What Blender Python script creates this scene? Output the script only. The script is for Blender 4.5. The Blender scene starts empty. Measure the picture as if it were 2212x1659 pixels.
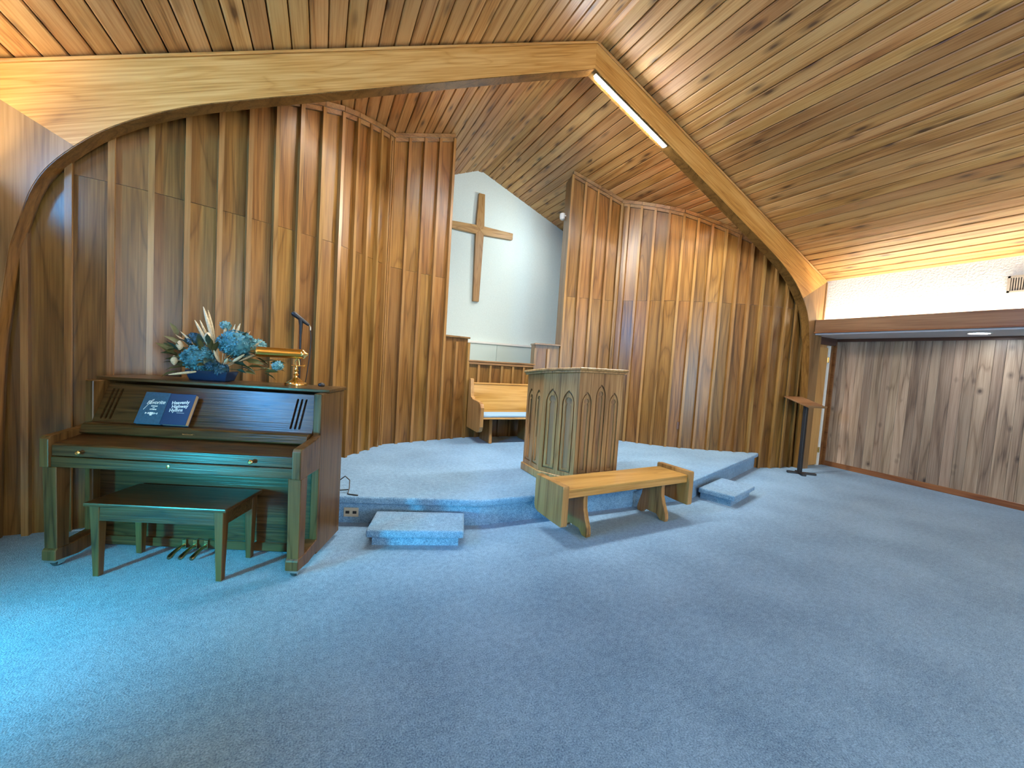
import bpy, bmesh, math, random
from mathutils import Vector, Matrix
random.seed(7)
sc = bpy.context.scene
COL = sc.collection
PI = math.pi

# ------------------------------------------------------------------ camera
F_PX = 874.5125
YAW, PITCH, ROLL = math.radians(25.3985), math.radians(3.2458), math.radians(3.6742)
EYE = Vector((0, 0, 1.5))
cd = bpy.data.cameras.new('camera'); cam = bpy.data.objects.new('camera', cd); COL.objects.link(cam)
cd.sensor_fit = 'HORIZONTAL'; cd.sensor_width = 36.0; cd.lens = F_PX * 36.0 / 2212.0
cd.clip_start = 0.05; cd.clip_end = 100
_f = Vector((math.sin(YAW) * math.cos(PITCH), math.cos(YAW) * math.cos(PITCH), -math.sin(PITCH)))
_r0 = Vector((math.cos(YAW), -math.sin(YAW), 0)); _u0 = _r0.cross(_f)
_r = _r0 * math.cos(ROLL) + _u0 * math.sin(ROLL); _u = -_r0 * math.sin(ROLL) + _u0 * math.cos(ROLL)
M = Matrix.Identity(4)
for i in range(3):
    M[i][0], M[i][1], M[i][2], M[i][3] = _r[i], _u[i], -_f[i], EYE[i]
cam.matrix_world = M
sc.camera = cam

# ------------------------------------------------------------------ world, daylight, exposure
w = bpy.data.worlds.new('world'); sc.world = w; w.use_nodes = True
w.node_tree.nodes['Background'].inputs[0].default_value = (0.35, 0.62, 1.0, 1)
w.node_tree.nodes['Background'].inputs[1].default_value = 1.5
sc.view_settings.view_transform = 'Standard'
sc.view_settings.look = 'None'
sc.view_settings.exposure = 0.5
sc.view_settings.gamma = 1.0
sc.view_settings.use_curve_mapping = False
sc.cycles.use_denoising = True
sc.cycles.adaptive_threshold = .02
sc.cycles.max_bounces = 6
sc.cycles.diffuse_bounces = 4
sc.cycles.glossy_bounces = 3
sc.cycles.sample_clamp_indirect = 6.0
sc.cycles.caustics_reflective = False
sc.cycles.caustics_refractive = False

WIN_Y0, WIN_Y1, WIN_Z0, WIN_Z1 = 1.25, 1.65, 0.15, 1.05      # narrow glazed opening in the left outer wall
STRIP_E, COVE_E, NAVE_FILL_E, DOWN_E, DAY_W = 130.0, 74.0, 98.0, 70.0, 50.0
TRACK_FILL_E, FLOOD_W, REAR_FILL_W, UPPER_W = 470.0, 44.0, 350.0, 150.0

# ------------------------------------------------------------------ plan of the room
XR, ZR, SL = 2.6646, 5.1273, 0.404          # ridge x, ridge height, roof slope
YA, TA, YB = 3.9714, 0.14, 7.6297           # arch front, arch thickness, back wall
HP = 0.2463                                 # platform height
D_W, D_AISLE = 4.89, 5.56                   # half width of nave, of nave + side bay
Y_FRONT = -7.0
Z_SOF = 2.25
def cz(d): return ZR - SL * abs(d)

daylight = bpy.data.lights.new('daylight', 'AREA'); daylight.shape = 'RECTANGLE'
daylight.size = WIN_Y1 - WIN_Y0 - .1; daylight.size_y = WIN_Z1 - WIN_Z0 - .3
daylight.energy = DAY_W; daylight.color = (0.04, 0.74, 0.95); daylight.spread = math.radians(66)
dl = bpy.data.objects.new('daylight', daylight); COL.objects.link(dl)
dl.location = (XR - D_AISLE - .16, (WIN_Y0 + WIN_Y1) / 2, (WIN_Z0 + WIN_Z1) / 2)
dl.rotation_euler = Vector((1.6, 1.3, -.62)).to_track_quat('-Z', 'Y').to_euler()

rear = bpy.data.lights.new('entrance_fill_light', 'AREA'); rear.shape = 'RECTANGLE'; rear.size = 2.6; rear.size_y = 2.1  # added fill from behind, coming through a made-up glazed entrance
rear.energy = REAR_FILL_W; rear.color = (.70, .87, 1.0)
rl = bpy.data.objects.new('entrance_fill_light', rear); COL.objects.link(rl)
rl.location = (XR, Y_FRONT - .2, 1.2); rl.rotation_euler = (PI / 2, 0, 0)

WY0, WY1, WZ0, WZ1 = 1.85, 2.75, 2.56, 3.06                   # blue clerestory light on the left
upl = bpy.data.lights.new('clerestory_daylight', 'AREA'); upl.shape = 'RECTANGLE'; upl.size = WY1 - WY0 - .08; upl.size_y = WZ1 - WZ0 - .08
upl.energy = UPPER_W; upl.color = (.10, .46, 1.0)
ul = bpy.data.objects.new('clerestory_daylight', upl); COL.objects.link(ul)
ul.location = (XR - D_W - .14, (WY0 + WY1) / 2, (WZ0 + WZ1) / 2); ul.rotation_euler = (PI / 2, 0, -PI / 2)

# ------------------------------------------------------------------ materials
MATS = {}
def newmat(name):
    m = bpy.data.materials.new(name); m.use_nodes = True
    nt = m.node_tree; b = nt.nodes['Principled BSDF']; MATS[name] = m
    return m, nt, b
def N(nt, t, **kw):
    n = nt.nodes.new(t)
    for k, v in kw.items(): setattr(n, k, v)
    return n
def mth(nt, op, a, b=None, clamp=False):
    n = N(nt, 'ShaderNodeMath', operation=op); n.use_clamp = clamp
    for i, v in enumerate((a, b)):
        if v is None: continue
        if isinstance(v, (int, float)): n.inputs[i].default_value = v
        else: nt.links.new(v, n.inputs[i])
    return n.outputs[0]
def ramp(nt, fac, stops):
    n = N(nt, 'ShaderNodeValToRGB'); cr = n.color_ramp
    while len(cr.elements) < len(stops): cr.elements.new(.5)
    for e, (p, c) in zip(cr.elements, stops):
        e.position = p; e.color = (*c, 1) if len(c) == 3 else c
    nt.links.new(fac, n.inputs[0]); return n.outputs[0]
def rcoord(nt, scale, rnd=True):
    tc = N(nt, 'ShaderNodeTexCoord'); v = tc.outputs['Object']
    if rnd:
        oi = N(nt, 'ShaderNodeObjectInfo'); vm = N(nt, 'ShaderNodeVectorMath', operation='MULTIPLY_ADD')
        cx = N(nt, 'ShaderNodeCombineXYZ')
        for i in range(3): nt.links.new(oi.outputs['Random'], cx.inputs[i])
        nt.links.new(cx.outputs[0], vm.inputs[0]); vm.inputs[1].default_value = (37.0, 23.0, 61.0)
        nt.links.new(v, vm.inputs[2]); v = vm.outputs[0]
    mp = N(nt, 'ShaderNodeMapping'); mp.inputs['Scale'].default_value = scale
    nt.links.new(v, mp.inputs[0]); return mp.outputs[0]
def ax(axis, along, across):
    return tuple(along if a == axis else across for a in 'XYZ')
def wood(name, dark, mid, light, axis='Z', ring=9, across=2.6, along=.32, rough=.33, knots=0, var=.3, bump=.12, spec=.5, coat=0.0, rgw=.3, kal=2.6, kac=9.0):
    m, nt, b = newmat(name); L = nt.links.new
    n1 = N(nt, 'ShaderNodeTexNoise'); n1.inputs['Scale'].default_value = 1; n1.inputs['Detail'].default_value = 1.5
    n1.inputs['Roughness'].default_value = .45; n1.inputs['Distortion'].default_value = .25
    L(rcoord(nt, ax(axis, along, across)), n1.inputs['Vector'])
    fr = mth(nt, 'FRACT', mth(nt, 'MULTIPLY', n1.outputs['Fac'], ring))
    rg = ramp(nt, fr, [(0, (.25,) * 3), (.12, (.75,) * 3), (.55, (1,) * 3), (.93, (.55,) * 3), (1, (.25,) * 3)])
    n2 = N(nt, 'ShaderNodeTexNoise'); n2.inputs['Scale'].default_value = 1; n2.inputs['Detail'].default_value = 2.5
    L(rcoord(nt, ax(axis, 2.2, 85)), n2.inputs['Vector'])
    n3 = N(nt, 'ShaderNodeTexNoise'); n3.inputs['Scale'].default_value = 1; n3.inputs['Detail'].default_value = 1.5
    L(rcoord(nt, ax(axis, .7, 5)), n3.inputs['Vector'])
    fac = mth(nt, 'ADD', mth(nt, 'MULTIPLY', rg, rgw), mth(nt, 'ADD', mth(nt, 'MULTIPLY', n2.outputs['Fac'], .78 - rgw), mth(nt, 'MULTIPLY', n3.outputs['Fac'], .38)))
    col = ramp(nt, fac, [(.38, dark), (.58, mid), (.78, light)])
    if knots:
        vo = N(nt, 'ShaderNodeTexVoronoi'); vo.inputs['Scale'].default_value = 1; vo.inputs['Randomness'].default_value = 1
        L(rcoord(nt, ax(axis, kal, kac)), vo.inputs['Vector'])
        sep = N(nt, 'ShaderNodeSeparateColor'); L(vo.outputs['Color'], sep.inputs[0])
        pick = mth(nt, 'GREATER_THAN', sep.outputs[0], 1 - knots)
        kd = mth(nt, 'ADD', vo.outputs['Distance'], mth(nt, 'MULTIPLY', n2.outputs['Fac'], .08))
        ks = ramp(nt, kd, [(.13, (1,) * 3), (.21, (.55,) * 3), (.40, (0,) * 3)])
        kf = mth(nt, 'MULTIPLY', ks, mth(nt, 'MULTIPLY', pick, .85))
        mx = N(nt, 'ShaderNodeMix', data_type='RGBA'); L(kf, mx.inputs[0]); L(col, mx.inputs[6])
        mx.inputs[7].default_value = (dark[0] * .28, dark[1] * .22, dark[2] * .2, 1); col = mx.outputs[2]
    oi = N(nt, 'ShaderNodeObjectInfo'); hs = N(nt, 'ShaderNodeHueSaturation')
    rr = mth(nt, 'FRACT', mth(nt, 'MULTIPLY', oi.outputs['Random'], 17.3))
    L(mth(nt, 'ADD', 1 - var / 2, mth(nt, 'MULTIPLY', oi.outputs['Random'], var)), hs.inputs['Value'])
    L(mth(nt, 'ADD', .494, mth(nt, 'MULTIPLY', rr, .012)), hs.inputs['Hue'])
    L(col, hs.inputs['Color']); L(hs.outputs[0], b.inputs['Base Color'])
    b.inputs['Roughness'].default_value = rough; b.inputs['Specular IOR Level'].default_value = spec
    b.inputs['Coat Weight'].default_value = coat; b.inputs['Coat Roughness'].default_value = .12
    if bump > .12:
        bp = N(nt, 'ShaderNodeBump'); bp.inputs['Strength'].default_value = bump; bp.inputs['Distance'].default_value = .004
        L(n2.outputs['Fac'], bp.inputs['Height']); L(bp.outputs[0], b.inputs['Normal'])
    return m
def plain(name, col, rough=.5, metal=0, bump=0, bscale=200, spec=.5, mott=0):
    m, nt, b = newmat(name); L = nt.links.new
    b.inputs['Roughness'].default_value = rough; b.inputs['Metallic'].default_value = metal; b.inputs['Specular IOR Level'].default_value = spec
    n = N(nt, 'ShaderNodeTexNoise'); n.inputs['Scale'].default_value = bscale; n.inputs['Detail'].default_value = 3
    tc = N(nt, 'ShaderNodeTexCoord'); L(tc.outputs['Object'], n.inputs['Vector'])
    k = mott or .05
    L(ramp(nt, n.outputs['Fac'], [(.25, tuple(c * (1 - k) for c in col)), (.75, tuple(min(1, c * (1 + k)) for c in col))]), b.inputs['Base Color'])
    if bump:
        bp = N(nt, 'ShaderNodeBump'); bp.inputs['Strength'].default_value = bump; bp.inputs['Distance'].default_value = .01
        L(n.outputs['Fac'], bp.inputs['Height']); L(bp.outputs[0], b.inputs['Normal'])
    return m
def emit(name, col, e):
    m, nt, b = newmat(name)
    b.inputs['Base Color'].default_value = (.8, .8, .8, 1)
    b.inputs['Emission Color'].default_value = (*col, 1); b.inputs['Emission Strength'].default_value = e
    return m
def carpet(name, a, c):
    m, nt, b = newmat(name); L = nt.links.new
    b.inputs['Roughness'].default_value = .95; b.inputs['Specular IOR Level'].default_value = .1
    b.inputs['Sheen Weight'].default_value = .25; b.inputs['Sheen Roughness'].default_value = .5
    tc = N(nt, 'ShaderNodeTexCoord')
    def nz(s, d):
        n = N(nt, 'ShaderNodeTexNoise'); n.inputs['Scale'].default_value = s; n.inputs['Detail'].default_value = d
        L(tc.outputs['Object'], n.inputs['Vector']); return n.outputs['Fac']
    fine, midn, big = nz(150, 2), nz(28, 2), nz(1.6, 2)
    f = mth(nt, 'ADD', mth(nt, 'MULTIPLY', fine, .62), mth(nt, 'ADD', mth(nt, 'MULTIPLY', midn, .2), mth(nt, 'MULTIPLY', big, .22)))
    L(ramp(nt, f, [(.38, a), (.66, c)]), b.inputs['Base Color'])
    bp = N(nt, 'ShaderNodeBump'); bp.inputs['Strength'].default_value = .5; bp.inputs['Distance'].default_value = .008
    L(fine, bp.inputs['Height']); L(bp.outputs[0], b.inputs['Normal'])
    return m

M_CARPET = carpet('carpet_blue', (.062, .150, .27), (.24, .435, .65))
M_PANEL = wood('oak_panel', (.058, .024, .0045), (.138, .063, .0135), (.225, .113, .029), 'Z', ring=9, across=3.4, along=.42, rough=.30, var=.34, bump=.08, spec=.4, rgw=.27)
M_BATTEN = wood('oak_batten', (.095, .043, .011), (.19, .095, .026), (.29, .16, .052), 'Z', ring=5, rough=.3, var=.2, spec=.4)
M_PANELX = wood('oak_trim', (.07, .034, .012), (.17, .09, .032), (.28, .16, .065), 'X', ring=6, rough=.3, var=.15, coat=.2)
M_PINE = wood('pine_ceiling', (.15, .055, .012), (.40, .182, .046), (.56, .31, .11), 'Y', ring=4, across=5, along=.25, rough=.46, knots=.6, var=.32, bump=.08, coat=.0)
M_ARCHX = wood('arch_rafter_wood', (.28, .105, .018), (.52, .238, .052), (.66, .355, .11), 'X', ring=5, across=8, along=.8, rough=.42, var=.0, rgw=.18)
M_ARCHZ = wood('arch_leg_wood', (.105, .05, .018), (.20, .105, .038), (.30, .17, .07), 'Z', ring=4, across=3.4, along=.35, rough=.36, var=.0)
M_PLANK = wood('plank_wall', (.10, .062, .038), (.27, .185, .12), (.42, .31, .215), 'Z', ring=4, across=6, along=.5, rough=.38, knots=.16, var=.6, kal=5.5, kac=8.5)
M_FASCIA = wood('fascia_wood', (.13, .06, .024), (.24, .125, .055), (.33, .19, .09), 'Y', ring=4, rough=.3, var=0)
M_BASE = wood('baseboard_wood', (.10, .034, .010), (.20, .075, .024), (.30, .13, .045), 'Y', ring=4, rough=.3, var=0)
M_DOOR = wood('door_veneer', (.34, .15, .04), (.47, .235, .07), (.58, .33, .12), 'Z', ring=5, rough=.35, var=0)
M_OAKP = wood('pulpit_oak', (.105, .048, .016), (.26, .138, .05), (.39, .235, .10), 'Z', ring=9, across=5, along=.5, rough=.38, var=.12, bump=.25)
M_OAKPY = wood('pulpit_oak_face', (.105, .048, .016), (.26, .138, .05), (.39, .235, .10), 'Y', ring=5, across=7, along=.45, rough=.38, var=.10, bump=.2, rgw=.16)
M_OAK_SHADE = wood('pulpit_recess_shade', (.08, .042, .018), (.18, .10, .045), (.27, .165, .08), 'Z', ring=6, across=5, along=.5, rough=.5, var=.1)  # darker copy of the pulpit oak, recess shade put into the colour
M_OAKX = wood('golden_oak_x', (.20, .085, .014), (.40, .205, .046), (.54, .31, .095), 'X', ring=8, across=4, along=.4, rough=.28, var=.08, coat=.3)
M_OAKZ = wood('golden_oak_z', (.13, .058, .013), (.29, .148, .042), (.41, .24, .082), 'Z', ring=6, across=4, along=.4, rough=.32, var=.1, coat=.2)
M_CROSS = wood('cross_oak', (.14, .062, .014), (.31, .155, .042), (.43, .25, .085), 'Z', ring=8, across=9, along=1.2, rough=.4, var=.2)
M_CROSSX = wood('cross_oak_arm', (.14, .062, .014), (.31, .155, .042), (.43, .25, .085), 'X', ring=8, across=9, along=1.2, rough=.4, var=.2)
M_PIANO = wood('piano_oak', (.014, .0068, .002), (.046, .0225, .0065), (.088, .045, .015), 'X', ring=14, across=7, along=.5, rough=.30, var=.1, bump=.3, spec=.4)
M_PIANOZ = wood('piano_oak_side', (.026, .011, .003), (.078, .037, .0105), (.125, .065, .021), 'Z', ring=9, across=5, along=.5, rough=.32, var=.08, bump=.15, spec=.35)
M_STAND = wood('stand_top_wood', (.10, .045, .016), (.19, .095, .038), (.27, .15, .07), 'X', ring=5, rough=.35, var=0)
M_WHITE = plain('wall_white', (.70, .80, .77), .85, bump=.05, bscale=60)
M_STIP = plain('wall_stipple', (.78, .82, .77), .85, bump=.9, bscale=38)
M_SOF = plain('soffit_white', (.62, .60, .62), .8)
M_TANK = plain('tank_white', (.60, .70, .66), .45)
M_TRIMW = plain('white_paint', (.80, .79, .74), .5)
M_BLACK = plain('black_metal', (.012, .012, .014), .45)
M_DARK = plain('dark_void', (.006, .006, .007), .7)
M_RUBBER = plain('caster_rubber', (.02, .02, .022), .5)
M_BRASS = plain('brass', (.86, .58, .22), .16, 1)
M_BRASSO = plain('brass_shade', (.90, .50, .10), .22, 1)
M_CHROME = plain('nickel', (.75, .72, .66), .18, 1)
M_GOLD = plain('pedal_brass', (.55, .42, .22), .25, 1)
M_NAVY = plain('book_navy', (.012, .035, .105), .45, mott=.15, bscale=300)
M_TEALB = plain('book_blue', (.030, .085, .155), .45, mott=.2, bscale=60)
M_PAPER = plain('paper_edge', (.52, .38, .22), .8, mott=.2, bscale=400)
M_INK = plain('silver_print', (.80, .84, .86), .5)
M_VASE = plain('planter_glaze', (.010, .030, .085), .18)
M_TEAL = plain('petal_teal', (.055, .22, .275), .6, mott=.55, bscale=45)
M_TEAL2 = plain('petal_blue', (.035, .115, .18), .6, mott=.5, bscale=60)
M_MINT = plain('petal_mint', (.16, .36, .38), .6, mott=.4, bscale=60)
M_CREAM = plain('plume_cream', (.66, .52, .32), .75, mott=.25, bscale=90)
M_PEACH = plain('plume_peach', (.62, .36, .19), .75, mott=.25, bscale=90)
M_LEAF = plain('leaf_olive', (.085, .085, .025), .5, mott=.5, bscale=25)
M_LEAFD = plain('leaf_dark', (.03, .06, .04), .5, mott=.5, bscale=25)
M_CUSH = plain('cushion_blue', (.25, .42, .60), .9, bump=.3, bscale=260)
M_PLATE = plain('plate_brown', (.11, .052, .036), .4)
M_PLATEL = plain('plate_beige', (.42, .38, .30), .4)
M_STRIP = emit('led_tube', (.93, .97, 1.0), STRIP_E)
M_COVE = emit('cove_tube', (1.0, .89, .71), COVE_E)
M_NAVE_FILL = emit('nave_fill_shade', (1.0, .93, .84), NAVE_FILL_E)
M_TRACK_FILL = emit('fill_track_lens', (1.0, .95, .86), TRACK_FILL_E)
M_DOWN = emit('downlight_lens', (.95, .97, 1.0), DOWN_E)
mg, nt, b = newmat('window_glass')
tr = N(nt, 'ShaderNodeBsdfTransparent'); tr.inputs[0].default_value = (.9, .97, 1, 1)
gl = N(nt, 'ShaderNodeBsdfGlossy'); gl.inputs['Roughness'].default_value = .03
mxs = N(nt, 'ShaderNodeMixShader'); mxs.inputs[0].default_value = .07
nt.links.new(tr.outputs[0], mxs.inputs[1]); nt.links.new(gl.outputs[0], mxs.inputs[2])
nt.links.new(mxs.outputs[0], nt.nodes['Material Output'].inputs[0])
M_GLASS = mg

# ------------------------------------------------------------------ mesh helpers
class MB:
    def __init__(s): s.v = []; s.f = []
    def box(s, x0, x1, y0, y1, z0, z1):
        k = len(s.v)
        s.v += [(x, y, z) for z in (z0, z1) for y in (y0, y1) for x in (x0, x1)]
        s.f += [tuple(k + i for i in q) for q in ((0, 2, 3, 1), (4, 5, 7, 6), (0, 1, 5, 4), (2, 6, 7, 3), (0, 4, 6, 2), (1, 3, 7, 5))]
        return s
    def hexa(s, bot, top):
        k = len(s.v); s.v += list(bot) + list(top)
        s.f += [tuple(k + i for i in q) for q in ((3, 2, 1, 0), (4, 5, 6, 7), (0, 1, 5, 4), (1, 2, 6, 5), (2, 3, 7, 6), (3, 0, 4, 7))]
        return s
    def prism(s, pts, axis, a0, a1):
        """pts: 2D polygon; axis: extrude axis; for X -> (y,z), Y -> (x,z), Z -> (x,y)"""
        k = len(s.v); n = len(pts)
        for a in (a0, a1):
            for p, q in pts:
                s.v.append({'X': (a, p, q), 'Y': (p, a, q), 'Z': (p, q, a)}[axis])
        s.f.append(tuple(range(k, k + n))); s.f.append(tuple(range(k + 2 * n - 1, k + n - 1, -1)))
        for i in range(n):
            j = (i + 1) % n; s.f.append((k + i, k + j, k + n + j, k + n + i))
        return s
    def tube(s, path, r, seg=10, caps=True):
        path = [Vector(p) for p in path]; rs = r if isinstance(r, (list, tuple)) else [r] * len(path)
        k = len(s.v); up = Vector((0, 0, 1)); prev = None
        for i, p in enumerate(path):
            t = (path[min(i + 1, len(path) - 1)] - path[max(i - 1, 0)]).normalized()
            if prev is None:
                a = t.cross(up);  a = a if a.length > 1e-3 else t.cross(Vector((1, 0, 0)))
            else: a = prev - t * prev.dot(t)
            a.normalize(); prev = a; c = t.cross(a)
            for j in range(seg):
                th = 2 * PI * j / seg; s.v.append(tuple(p + (a * math.cos(th) + c * math.sin(th)) * rs[i]))
        for i in range(len(path) - 1):
            for j in range(seg):
                j2 = (j + 1) % seg; s.f.append((k + i * seg + j, k + i * seg + j2, k + (i + 1) * seg + j2, k + (i + 1) * seg + j))
        if caps:
            s.f.append(tuple(k + j for j in range(seg - 1, -1, -1))); e = k + (len(path) - 1) * seg
            s.f.append(tuple(e + j for j in range(seg)))
        return s
    def lathe(s, prof, c=(0, 0, 0), seg=20, axis='Z', caps=True):
        k = len(s.v); n = len(prof)
        for r, h in prof:
            for j in range(seg):
                th = 2 * PI * j / seg; a, b_ = r * math.cos(th), r * math.sin(th)
                p = {'Z': (a, b_, h), 'X': (h, a, b_), 'Y': (a, h, b_)}[axis]
                s.v.append((p[0] + c[0], p[1] + c[1], p[2] + c[2]))
        for i in range(n - 1):
            for j in range(seg):
                j2 = (j + 1) % seg; s.f.append((k + i * seg + j, k + i * seg + j2, k + (i + 1) * seg + j2, k + (i + 1) * seg + j))
        if caps:
            s.f.append(tuple(k + j for j in range(seg - 1, -1, -1))); e = k + (n - 1) * seg; s.f.append(tuple(e + j for j in range(seg)))
        return s
    def mesh(s, name, mat, bevel=0, seg=1, smooth=False):
        me = bpy.data.meshes.new(name); me.from_pydata(s.v, [], s.f)
        bm = bmesh.new(); bm.from_mesh(me); bmesh.ops.recalc_face_normals(bm, faces=bm.faces)
        if bevel:
            bmesh.ops.bevel(bm, geom=[e for e in bm.edges if len(e.link_faces) == 2 and e.calc_face_angle(0) > .6], offset=bevel, segments=seg, affect='EDGES', profile=.7, clamp_overlap=True)
        bm.to_mesh(me); bm.free()
        if smooth:
            for p in me.polygons: p.use_smooth = True
            try: me.set_sharp_from_angle(angle=.8)
            except Exception: pass
        me.materials.append(mat); return me
    def obj(s, name, mat, parent=None, bevel=0, seg=1, smooth=False):
        return link(name, s.mesh(name, mat, bevel, seg, smooth), parent)
def link(name, me, parent=None, loc=None, rot=None, mw=None):
    o = bpy.data.objects.new(name, me); COL.objects.link(o)
    if parent is not None: o.parent = parent
    if loc is not None: o.location = loc
    if rot is not None: o.rotation_euler = rot
    if mw is not None: o.matrix_local = mw
    return o
def tag(o, label, cat, group=None, kind=None):
    o['label'] = label; o['category'] = cat
    if group: o['group'] = group
    if kind: o['kind'] = kind
    return o
def empty(name, loc=(0, 0, 0), rz=0, label=None, cat=None, group=None, kind=None, mw=None):
    o = bpy.data.objects.new(name, None); o.empty_display_size = .1; COL.objects.link(o)
    if mw is not None: o.matrix_world = mw
    else: o.location = loc; o.rotation_euler = (0, 0, rz)
    if label: tag(o, label, cat, group, kind)
    return o
def struct(o, label, cat): return tag(o, label, cat, kind='structure')
def shape2d(name, loops, depth, mat, parent=None, mw=None, bevel=0):
    """flat board cut from 2D loops (first outer, others holes), thickness depth along local z"""
    cu = bpy.data.curves.new(name, 'CURVE'); cu.dimensions = '2D'; cu.fill_mode = 'BOTH'; cu.extrude = depth / 2
    for lp in loops:
        sp = cu.splines.new('POLY'); sp.points.add(len(lp) - 1)
        for p, q in zip(sp.points, lp): p.co = (q[0], q[1], 0, 1)
        sp.use_cyclic_u = True
    t = bpy.data.objects.new('tmp', cu); COL.objects.link(t)
    dg = bpy.context.evaluated_depsgraph_get(); me = bpy.data.meshes.new_from_object(t.evaluated_get(dg)); me.name = name
    bpy.data.objects.remove(t); bpy.data.curves.remove(cu)
    for v in me.vertices: v.co.z += depth / 2
    me.materials.clear(); me.materials.append(mat)
    return link(name, me, parent, mw=mw)
def text(name, body, size, mat, parent, x, y, z=0, shear=0, rot=0, extrude=.0006, bold=0, sx=1):
    cu = bpy.data.curves.new(name, 'FONT'); cu.body = body; cu.size = size; cu.align_x = 'CENTER'; cu.shear = shear; cu.extrude = extrude; cu.offset = bold
    t = bpy.data.objects.new('tmp', cu); COL.objects.link(t)
    dg = bpy.context.evaluated_depsgraph_get(); me = bpy.data.meshes.new_from_object(t.evaluated_get(dg)); me.name = name
    bpy.data.objects.remove(t); bpy.data.curves.remove(cu)
    me.materials.clear(); me.materials.append(mat)
    return link(name, me, parent, mw=Matrix.Translation((x, y, z)) @ Matrix.Rotation(rot, 4, 'Z') @ Matrix.Diagonal((sx, 1, 1, 1)))

# ================================================================== SETTING
XL, XRT = XR - D_AISLE, XR + D_AISLE
fl = MB().box(XL - .1, XRT + .1, Y_FRONT, YB + .1, -.1, 0).obj('floor', M_CARPET)
struct(fl, 'blue cut pile carpet covering the whole nave floor', 'floor')

# platform with carpeted nosing
plat = empty('platform', (0, 0, 0)); struct(plat, 'low carpeted chancel platform with angled front edges', 'platform')
lip = [(XR - 3.90, 4.20), (1.33, 3.28), (2 * XR - 1.33, 3.28), (XR + 3.90, 4.20), (XR + 3.9, 4.6), (XR + 2.3, 6.35), (XR - 2.3, 6.35), (XR - 3.9, 4.6)]
ris = [(XR - 3.88, 4.245), (1.335, 3.325), (2 * XR - 1.335, 3.325), (XR + 3.88, 4.245), (XR + 3.85, 4.6), (XR + 2.3, 6.3), (XR - 2.3, 6.3), (XR - 3.85, 4.6)]
MB().prism(lip, 'Z', .185, HP).obj('nosing', M_CARPET, plat, bevel=.022, seg=3, smooth=True)
MB().prism(ris, 'Z', 0, .19).obj('riser', M_CARPET, plat)

# outer shell -----------------------------------------------------
wb = MB().prism([(XL, 0), (XRT, 0), (XRT, 2.6), (XR + D_W, cz(D_W) + .1), (XR, ZR + .1), (XR - D_W, cz(D_W) + .1), (XL, 2.6)], 'Y', YB, YB + .1).obj('wall_back', M_WHITE)
struct(wb, 'pale mint white gable wall behind the baptistry opening', 'wall')
DX0, DX1, DZ1 = XR - 1.35, XR + 1.35, 2.3            # opening for the added glazed entrance, unseen behind the camera
wf = MB().prism([(XL, 0), (DX0, 0), (DX0, DZ1), (DX1, DZ1), (DX1, 0), (XRT, 0), (XRT, 2.6), (XR + D_W, cz(D_W) + .1), (XR, ZR + .1), (XR - D_W, cz(D_W) + .1), (XL, 2.6)], 'Y', Y_FRONT - .1, Y_FRONT).obj('wall_front', M_WHITE)
struct(wf, 'white entrance wall at the near end of the nave', 'wall')
de = empty('added_door_2', (XR, Y_FRONT - .05, 0)); struct(de, 'added unseen glazed doors letting fill light into the near end of the nave', 'door')
for k in range(3):
    xa = DX0 - XR + .9 * k
    MB().box(xa, xa + .06, -.03, .03, 0, DZ1).box(xa + .84, xa + .9, -.03, .03, 0, DZ1).box(xa, xa + .9, -.03, .03, 0, .12).box(xa, xa + .9, -.03, .03, DZ1 - .08, DZ1).obj('door_leaf', M_TRIMW, de)
    MB().box(xa + .06, xa + .84, -.004, .004, .12, DZ1 - .08).obj('pane', M_GLASS, de)
m = MB(); x0, x1 = XL - .1, XL
m.box(x0, x1, Y_FRONT, WIN_Y0, 0, 2.6).box(x0, x1, WIN_Y1, YB, 0, 2.6).box(x0, x1, WIN_Y0, WIN_Y1, 0, WIN_Z0).box(x0, x1, WIN_Y0, WIN_Y1, WIN_Z1, 2.6)
struct(m.obj('wall_left', M_PLANK), 'wood clad outer wall of the left side bay', 'wall')
wn = empty('window_1', (XL - .06, (WIN_Y0 + WIN_Y1) / 2, WIN_Z0)); struct(wn, 'narrow tall window letting blue daylight in from the left', 'window')
hw, hh = (WIN_Y1 - WIN_Y0) / 2, WIN_Z1 - WIN_Z0
MB().box(-.03, .06, -hw, -hw + .04, 0, hh).box(-.03, .06, hw - .04, hw, 0, hh).box(-.03, .06, -hw, hw, 0, .04).box(-.03, .06, -hw, hw, hh - .04, hh).obj('window_frame', M_TRIMW, wn)
MB().box(-.004, .004, -hw + .04, hw - .04, .04, hh - .04).obj('pane', M_GLASS, wn)

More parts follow.
